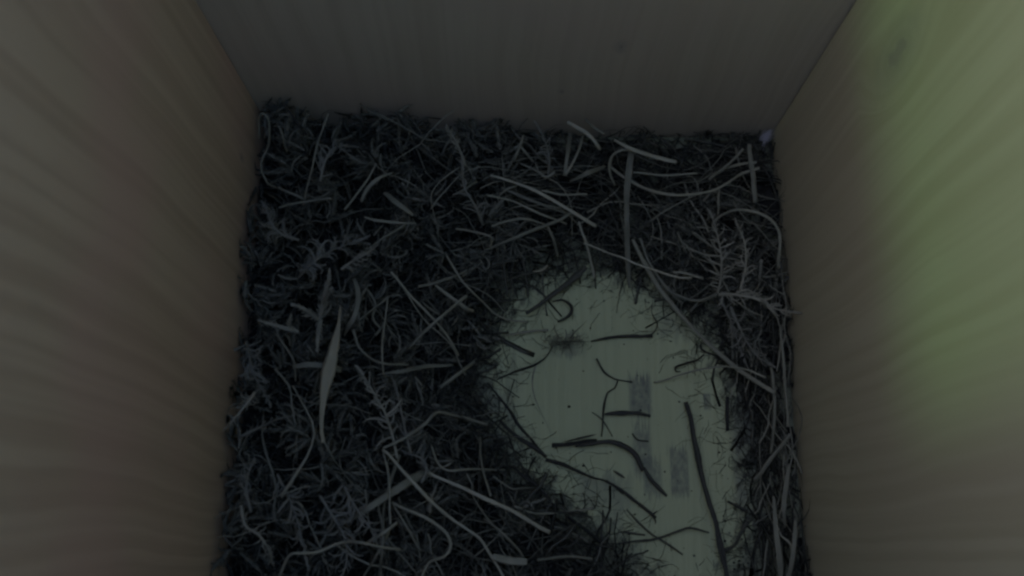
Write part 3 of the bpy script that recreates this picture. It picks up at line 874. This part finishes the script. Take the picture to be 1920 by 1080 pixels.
# the mass of fine grass under the stems on top
parts = []
for (x, y, h) in scatter(1500, lambda p, h, d: (d > .0005) & (rng.random(len(p)) < .25 + .75 * (1 - mossy(p[:, 0], p[:, 1])))):
    i = rng.integers(len(STEMV))
    P, off, F = stem_var(i, 'stem3')
    L, w = rng.uniform(.010, .036), math.exp(rng.normal(-7.6, .35))
    z = max(h * rng.uniform(.35, .95), .0006)
    right = x > .058
    yaw = rng.normal(1.57, .35) if right and y < .075 else rng.uniform(0, 6.28)
    if y > .085 and x > -.01 and rng.random() < .55:
        yaw = rng.normal(-.25, .45)
    A = rot(yaw, rng.normal(0, .16), rng.normal(0, .5))
    V = (P * L + off * w) @ A.T + np.array([x, y, z])
    parts.append((keep_in(V), F))
V, F = batch(parts)
o = obj('fine_grass', V, F, M['bedgrass'])
tag(o, 'tangle of fine dry grass fibres filling the nest under the stems', 'grass', kind='stuff')

# crumbs on the bare floor, thicker towards its rim
parts = []
ico = np.array([[1, 0, 0], [-1, 0, 0], [0, 1, 0], [0, -1, 0], [0, 0, 1], [0, 0, -1]], float)
icf = np.array([[0, 2, 4], [2, 1, 4], [1, 3, 4], [3, 0, 4], [2, 0, 5], [1, 2, 5], [3, 1, 5], [0, 3, 5]])
for (x, y, h) in scatter(3400, lambda p, h, d: (d > -.03) & (d < .006) & (rng.random(len(p)) < np.exp(-np.maximum(-d, 0) / .0032) + .014)):
    s = np.exp(rng.normal(-8.75, .45))
    V = ico * s * rng.uniform(.5, 1.3, 3)
    A = rot(rng.uniform(0, 6.28), 0, 0)
    parts.append((V @ A.T + np.array([x, y, h + s * .5]), icf))
for (x, y, h) in scatter(2000, lambda p, h, d: (d > -.018) & (d < .004) & (rng.random(len(p)) < np.exp(-np.maximum(-d, 0) / .0055))):
    P, off, F = stem_var(rng.integers(8), 'stem3')                # hair-fine broken fibres
    A = rot(rng.uniform(0, 6.28), rng.normal(0, .05), 0)
    parts.append((keep_in((P * rng.uniform(.002, .009) + off * rng.uniform(.00005, .00018)) @ A.T + np.array([x, y, h + .0004])), F))
V, F = batch(parts)
o = obj('crumbs', V, F, M['crumb'], smooth=False)
tag(o, 'dark crumbs and broken fibres scattered over the bare floor', 'debris', kind='stuff')

# the few crumbs big enough to point at
for (u, v, r, lab) in [(1067, 762, 5, 'black heart shaped crumb in the middle of the bare floor'),
                       (1201, 769, 4.5, 'black crumb on the grey stain above the fuzzy level stick'),
                       (1274, 753, 3.5, 'black crumb touching the top of the thickest split stick'),
                       (1094, 873, 4.5, 'black crumb below the blunt level stick'),
                       (1314, 779, 3.5, 'dark crumb between the split stick and the short upright stick'),
                       (1302, 1042, 4, 'black crumb beside the split stick near the bottom'),
                       (1349, 848, 3.5, 'dark crumb right of the split stick'),
                       (1170, 645, 2.8, 'tiny dark crumb just below the dark level stick')]:
    p = at(u, v, .0006)
    g = np.random.default_rng(u)
    bm_r = r * .5 * H / FPX
    V, F = [], []
    for i in range(4):
        for j in range(7):
            th, ph = math.pi * (i + .5) / 4, 2 * math.pi * j / 7
            rr = bm_r * g.uniform(.75, 1.25)
            V.append((rr * math.sin(th) * math.cos(ph) * 1.2, rr * math.sin(th) * math.sin(ph), rr * .7 * math.cos(th)))
    for i in range(3):
        for j in range(7):
            k = (j + 1) % 7
            F.append([i * 7 + j, (i + 1) * 7 + j, (i + 1) * 7 + k, i * 7 + k])
    F += [list(range(7)), [21 + j for j in range(7)][::-1]]
    c_ = obj('crumb', V, F, M['dark'])
    c_.location = (p[0], p[1], bm_r * .66)
    tag(c_, lab, 'crumb')

# --- moss sprigs: an Empty with a stem and each branch a mesh of its own (branch meshes shared)
BRM = {mt: [mesh_of('branch', V, F, M[mt], False) for V, F in BR] for mt in ('moss', 'mosstip')}
PLM = {mt: [mesh_of('shoot', V, F, M[mt], False) for V, F in PL] for mt in ('moss', 'mosstip')}


def sprig(label, pts, L, gap, mat='moss', off=8.0, spread=1.0, group=None, w=6, name='moss_sprig', sides=(-1, 1), pitch=.25, grow=(.7, 1, .45)):
    """pts traced along the sprig's stem from foot to tip; L = branch length, gap = spacing (photograph pixels)"""
    P = []
    for p in pts:
        P.append(on_nest(p[0], p[1], (p[2] if len(p) > 2 else off) * .001))
    P = smooth_path(np.array(P), .0006)
    P[:, 0] = np.clip(P[:, 0], XL + .001, XR - .001)
    P[:, 1] = np.minimum(P[:, 1], YB - .0018)
    root = link(bpy.data.objects.new(name, None))
    tag(root, label, 'moss', group)
    root.location = P[0]
    rad = .5 * w * H / FPX * .92 * np.linspace(1, .4, len(P))
    V, F = sweep(P - P[0], rad, 'stem4')
    obj('stem', V, F, M[mat], root)
    px = H / FPX * .93
    seg = np.linalg.norm(np.diff(P, axis=0), axis=1)
    s = np.concatenate([[0], np.cumsum(seg)])
    q, i = gap * px * .5, 0
    while q < s[-1]:
        j = min(int(np.searchsorted(s, q)), len(P) - 1)
        T = P[min(j + 1, len(P) - 1)] - P[max(j - 1, 0)]
        yaw0 = math.atan2(T[1], T[0])
        f_ = q / s[-1]
        gsz = np.interp(f_, [0, .4, 1], grow)
        sd = sides[int(rng.integers(len(sides)))]
        b = link(bpy.data.objects.new('branch', BRM[mat][rng.integers(len(BR))]), root)
        b.location = Vector(P[j] - P[0])
        ln = L * px * gsz * rng.uniform(.55, 1.3)
        yaw = yaw0 + sd * spread * rng.uniform(.45, 1.35) * (1.15 - .55 * f_)
        A = rot(yaw, rng.normal(pitch, .4), rng.uniform(0, 6.28))
        b.matrix_local = Matrix.Translation(Vector(P[j] - P[0])) @ Matrix(A.tolist()).to_4x4() @ Matrix.Scale(ln, 4)
        i += 1
        q += gap * px * rng.uniform(.7, 1.3) * .36
    b = link(bpy.data.objects.new('branch', PLM[mat][rng.integers(len(PL))]), root)
    T = P[-1] - P[-3]
    A = rot(math.atan2(T[1], T[0]), math.asin(max(-.9, min(.9, T[2] / (np.linalg.norm(T) + 1e-9)))), rng.uniform(0, 6.28))
    b.matrix_local = Matrix.Translation(Vector(P[-1] - P[0])) @ Matrix(A.tolist()).to_4x4() @ Matrix.Scale(L * px * .8, 4)
    return root


def shoots(label, runs, mat='moss', width=.95):
    """a plump moss shoot with side shoots; every run: foot, tip"""
    root = link(bpy.data.objects.new('moss_shoot', None))
    tag(root, label, 'moss')
    f0 = on_nest(runs[0][0], runs[0][1], runs[0][2] * .001)
    root.location = f0
    for (u0, v0, z0, u1, v1, z1, wd) in runs:
        a, b_ = on_nest(u0, v0, z0 * .001), on_nest(u1, v1, z1 * .001 + .002)
        T = b_ - a
        L = np.linalg.norm(T)
        A = rot(math.atan2(T[1], T[0]), math.asin(T[2] / L), rng.uniform(0, 6.28))
        o_ = link(bpy.data.objects.new('shoot', PLM[mat][rng.integers(len(PL))]), root)
        w_ = wd * .50 * H / FPX / .16
        o_.matrix_local = Matrix.Translation(Vector(a - f0)) @ Matrix(A.tolist()).to_4x4() @ Matrix.Diagonal((L, w_, w_, 1))
    return root


shoots('plump pale moss shoot pointing up, with a side tip, left of the curved grey blade',
       [(600, 600, 6, 617, 508, 15, 22), (604, 570, 9, 627, 538, 14, 13), (602, 600, 6, 588, 655, 9, 18)], 'mosstip')
shoots('plump moss shoot pointing up left beside the pale upward shoot', [(598, 600, 6, 553, 562, 13, 20)], 'mosstip')
shoots('plump moss shoot lying level and pointing at the left wall', [(560, 622, 6, 484, 602, 12, 17), (540, 612, 7, 545, 590, 12, 10)], 'mosstip')
sprig('pale feathery moss tip standing up against the back wall', [(872, 312, 6), (865, 288, 11), (855, 265, 16), (842, 244, 18)], 20, 9, 'mosstip', grow=(.6, 1, .7))
sprig('grey feathery moss frond ending in a curl right of the pale moss tip', [(1028, 326, 6), (1030, 300, 9), (1024, 270, 13), (1012, 243, 15)], 26, 10, 'moss')
sprig('curled moss tip under the grey feathery frond', [(1040, 322, 8), (1025, 332, 10), (1012, 325, 10), (1006, 312, 10)], 12, 9, 'mosstip')
sprig('moss comb with curved teeth near the right wall', [(1345, 552, 5), (1352, 520, 9), (1352, 480, 11), (1345, 440, 11), (1336, 410, 9)], 34, 15, 'mosstip', spread=1.25)
sprig('second moss comb nearest the right wall', [(1388, 545, 5), (1398, 500, 9), (1396, 455, 11), (1384, 425, 10)], 30, 14, 'mosstip', spread=1.2)
sprig('moss sprig with finger like tips touching the right wall', [(1340, 552, 5), (1385, 553, 9), (1425, 563, 11), (1452, 578, 11), (1474, 583, 10)], 40, 14, 'mosstip', spread=.8, w=8)
sprig('moss sprig curling down along the right wall below the fingered sprig', [(1370, 575, 5), (1385, 610, 8), (1400, 640, 9), (1420, 668, 8), (1438, 680, 6)], 36, 14, 'moss', spread=1.1)
sprig('short moss sprig hanging over the right rim of the bare floor', [(1350, 560, 6), (1365, 590, 6), (1378, 625, 6), (1390, 660, 5)], 30, 14, 'moss')
sprig('pale tipped moss frond lying against the left wall', [(478, 735, 5), (466, 752, 10), (452, 770, 13), (430, 796, 15)], 22, 9, 'mosstip', grow=(1, .8, .4))
sprig('brown feathery moss frond above the pale tipped frond by the left wall', [(462, 640, 5), (470, 680, 10), (480, 710, 10), (500, 745, 7)], 34, 11, 'moss')
sprig('moss strand rising right below the pale tipped frond', [(452, 818, 8), (490, 800, 10), (520, 786, 10), (545, 780, 8)], 14, 11, 'moss')
sprig('curly moss frond with open loops right of the longest pale blade', [(745, 860, 6), (735, 815, 10), (722, 775, 12), (700, 735, 11), (682, 705, 8)], 44, 16, 'mosstip', spread=1.3)
sprig('curly moss frond beside the open looped frond, nearer the bare floor', [(770, 850, 6), (760, 810, 9), (752, 770, 9), (744, 735, 7)], 36, 15, 'moss', spread=1.1)
sprig('moss frond arching down at the bottom left by the wall', [(452, 948, 8), (460, 985, 11), (485, 1003, 12), (502, 1028, 11), (510, 1052, 7)], 20, 10, 'mosstip')
sprig('upright moss frond above the arching frond by the left wall', [(470, 960, 6), (462, 920, 9), (465, 890, 9), (475, 868, 7)], 26, 10, 'moss')
sprig('large drooping moss frond in the bottom left corner', [(520, 890, 6), (545, 940, 10), (560, 985, 11), (570, 1030, 8)], 46, 15, 'moss')
sprig('drooping moss frond right of the large drooping frond', [(600, 930, 6), (625, 970, 10), (645, 1005, 11), (650, 1050, 9), (640, 1085, 6)], 44, 15, 'moss')
sprig('moss frond between the fork of stems and the drooping fronds', [(640, 900, 6), (660, 940, 9), (690, 985, 9), (715, 1010, 7)], 40, 14, 'moss')
sprig('dense moss tuft topmost in the left middle of the nest', [(560, 520, 6), (590, 490, 11), (622, 470, 12), (660, 455, 10)], 48, 12, 'moss')
sprig('moss sprig with short pale tips right of the dense tuft', [(640, 505, 7), (660, 490, 11), (680, 480, 12), (694, 470, 11)], 26, 12, 'mosstip')
sprig('spread moss sprig between the dense tuft and the left wall', [(560, 450, 6), (530, 440, 9), (510, 420, 10), (500, 395, 8)], 34, 12, 'moss')
sprig('moss sprig leaning toward the dark hollow in the back left corner', [(600, 340, 6), (610, 300, 10), (630, 275, 12), (655, 290, 9)], 34, 13, 'moss')
sprig('soft moss sprig under the pale feathery tip at the back', [(905, 420, 6), (890, 385, 9), (870, 350, 9), (868, 322, 7)], 34, 13, 'moss')
sprig('moss sprig left of the short broad blade at the bottom', [(790, 905, 5), (800, 880, 8), (790, 860, 8), (765, 850, 6)], 24, 11, 'moss')
sprig('pale winged moss tip beside the longest bent stem', [(806, 960, 6), (808, 938, 9), (815, 918, 10)], 18, 10, 'mosstip')

# fuzzy dark tuft in the bare floor
tuft = link(bpy.data.objects.new('fibre_tuft', None))
tag(tuft, 'fuzzy dark tuft of fibres on the bare floor left of the level stick', 'tuft')
c0 = at(1060, 640, .0022)
tuft.location = c0
parts = []
for i in range(110):
    P, off, F = stem_var(rng.integers(3, 8), 'stem3')
    A = rot(rng.uniform(0, 6.28), rng.normal(0, .12), 0)
    cxy = rng.normal(0, .0019, 3) * np.array([1.7, .8, .25])
    V = (P * rng.uniform(.0012, .004) + off * rng.uniform(.00006, .00016)) @ A.T + cxy
    V[:, 2] = np.maximum(V[:, 2], -c0[2] + .0003)
    parts.append((V, F))
V, F = batch(parts)
tag(obj('fuzz', V, F, M['brown'], tuft), kind='stuff')
for pts in ([(1050, 634, 3), (1042, 620, 3), (1038, 604, 3)], [(1070, 634, 3), (1078, 622, 3), (1100, 600, 3)], [(1060, 640, 2.6), (1088, 640, 2), (1112, 640, 1.4)],
            [(1064, 644, 2.5), (1070, 658, 1.5), (1074, 668, .8)]):
    strand('fibre', None, None, 'brown', 'stem', 3.2, pts, 'taper', 0, True, parent=tuft)

# pale fibres standing in for light leaking at the back right corner
leak = link(bpy.data.objects.new('light_leak', None))
tag(leak, 'small pale fibre tuft imitating a light leak in the back right corner of the box', 'light_leak')
wp = wall_pt(1437, 254, 1, YB - .0025)
wp[0] = min(wp[0], XR - .002)
leak.location = wp
parts = []
for i in range(70):
    P, off, F = stem_var(rng.integers(8), 'stem3')
    A = rot(rng.normal(.9, .25), rng.normal(.7, .3), 0)
    V = (P * rng.uniform(.002, .006) + off * rng.uniform(.00006, .00018)) @ A.T + rng.normal(0, .0007, 3)
    V[:, 0] = np.minimum(V[:, 0], XR - .0003 - wp[0])
    V[:, 1] = np.minimum(V[:, 1], YB - .001 - wp[1])
    parts.append((V, F))
V, F = batch(parts)
tag(obj('leak_fibres', V, F, M['leak'], leak), kind='stuff')

# --- loose stems one could count: individuals sharing eight meshes per material
SM = {}
for mt in ('grass', 'straw', 'brown'):
    SM[mt] = []
    for i in range(8):
        P, off, F = stem_var(i, 'stem')
        SM[mt].append((P, off, F))
WID = [.013, .019, .028]
SMESH = {(mt, i, w): mesh_of('straw', SM[mt][i][0] + SM[mt][i][1] * w, SM[mt][i][2], M[mt]) for mt in SM for i in range(8) for w in WID}


MARKS = [(625, 690, 'the longest pale blade'), (817, 604, 'the X of crossed stems'), (668, 575, 'the curved grey blade'), (600, 560, 'the plump pale moss shoot'),
         (857, 265, 'the pale feathery moss tip'), (1020, 275, 'the grey feathery frond'), (1030, 368, 'the long flat pale stem'), (1090, 245, 'the bent pale stem'),
         (1160, 300, 'the looped stem'), (1212, 284, 'the blunt pale stem'), (1270, 367, 'the wide bow stem'), (1177, 420, 'the wide upright stem'),
         (1415, 275, 'the back right corner'), (1350, 470, 'the right moss comb'), (1430, 562, 'the fingered moss sprig'), (495, 235, 'the hairpin stem'),
         (700, 350, 'the curved back left blade'), (920, 446, 'the right angle stem'), (718, 844, 'the fork of stems'), (842, 1010, 'the hooked stem'),
         (930, 945, 'the thickest pale straw'), (620, 1022, 'the flat arched stem'), (817, 775, 'the kinked straw'), (455, 770, 'the pale tipped frond'),
         (440, 1000, 'the frond arching by the wall'), (640, 470, 'the dense moss tuft'), (733, 940, 'the broad dark blade'), (870, 1020, 'the longest bent stem'),
         (955, 1049, 'the short broad blade'), (1395, 700, 'the thin arched stem'), (1453, 736, 'the end of the slanting stem'), (1455, 1000, 'the upright wall blade'),
         (1470, 930, 'the forked blade'), (1440, 870, 'the stem rising to the wall'), (1490, 1060, 'the bottom right corner'), (1405, 640, 'the curling moss sprig'),
         (705, 750, 'the open looped moss frond'), (560, 985, 'the large drooping frond'), (590, 690, 'the broad tucked blade'), (1455, 440, 'the arching wall stem'),
         (720, 412, 'the narrow pointed blade'), (600, 260, 'the tall corner stem'), (1050, 500, 'the small pale chip'), (945, 590, 'the flat curved stem')]
LOOKS = {'grass': 'grey', 'straw': 'pale', 'brown': 'brown'}
SHAPE = ['straight', 'faintly bowed', 'slightly bowed', 'bowed', 'bowed', 'strongly curved', 'straight', 'hooked']
THICK = ['hair thin', 'thin', 'thicker']
used_labels = set()


def loose(n, need, grp, yawf, mats=('grass', 'grass', 'straw'), lift=(.0, .004), Lr=(.014, .032)):
    made = 0
    for (x, y, h) in scatter(n * 6, need):
        if made == n:
            break
        mt, iv, iw = mats[rng.integers(len(mats))], int(rng.integers(8)), int(rng.integers(3))
        L = rng.uniform(*Lr)
        yaw = yawf()
        ex, ey = abs(math.cos(yaw)) * L * .5, abs(math.sin(yaw)) * L * .5
        x = min(max(x, XL + ex + .001), XR - ex - .001)
        y = min(max(y, YF + ey + .001), YB - ey - .002)
        h = float(mound([[x, y]])[0])
        tips = [[x + k_ * L * .5 * math.cos(yaw), y + k_ * L * .5 * math.sin(yaw)] for k_ in (-1, 0, 1)]
        if edge_distance(tips).min() < -.003:
            continue
        z = max(h, .002) + rng.uniform(*lift)
        u, v = project((x, y, z))
        if v > 1075:
            continue
        mk = min(MARKS, key=lambda m: (m[0] - u) ** 2 + (m[1] - v) ** 2)
        du, dv = u - mk[0], v - mk[1]
        rel = ('right of' if du > 0 else 'left of') if abs(du) > abs(dv) else ('below' if dv > 0 else 'above')
        far = math.hypot(du, dv)
        rel = ('across' if far < 14 else 'just ' + rel if far < 45 else rel)
        dg = math.degrees(yaw) % 180
        way = ('lying level' if dg < 18 or dg > 162 else 'standing upright' if 72 < dg < 108 else 'slanting up right' if dg < 90 else 'slanting down right')
        lab = f'{THICK[iw]} {LOOKS[mt]} {SHAPE[iv]} stem {way} {rel} {mk[2]}'
        if lab in used_labels or len(lab.split()) > 16:
            continue
        used_labels.add(lab)
        o = link(bpy.data.objects.new('straw', SMESH[(mt, iv, WID[iw])]))
        A = rot(yaw, rng.normal(0, .12), rng.normal(0, .3))
        o.matrix_world = Matrix.Translation((x, y, z)) @ Matrix(A.tolist()).to_4x4() @ Matrix.Scale(L, 4)
        tag(o, lab, 'grass stem', grp)
        made += 1


any_ = lambda: rng.uniform(0, 6.28)
loose(64, lambda p, h, d: (d > .003) & (p[:, 1] > .070) & (p[:, 1] < .110) & (p[:, 0] > -.015),
      'grass stems along the back wall', lambda: rng.normal(-.2, .6) if rng.random() < .6 else any_())
loose(15, lambda p, h, d: (d > .002) & (p[:, 1] > .02) & (p[:, 0] < -.0), 'grass stems in the left moss', any_)
loose(22, lambda p, h, d: (d > .002) & (p[:, 1] <= .02) & (p[:, 0] < .03),
      'grass stems at the bottom left', lambda: rng.normal(-.5, .6) if rng.random() < .5 else any_())
loose(28, lambda p, h, d: (d > .002) & (p[:, 0] > .050) & (p[:, 1] < .07),
      'grass stems along the right wall', lambda: rng.normal(1.57, .25), Lr=(.014, .03))
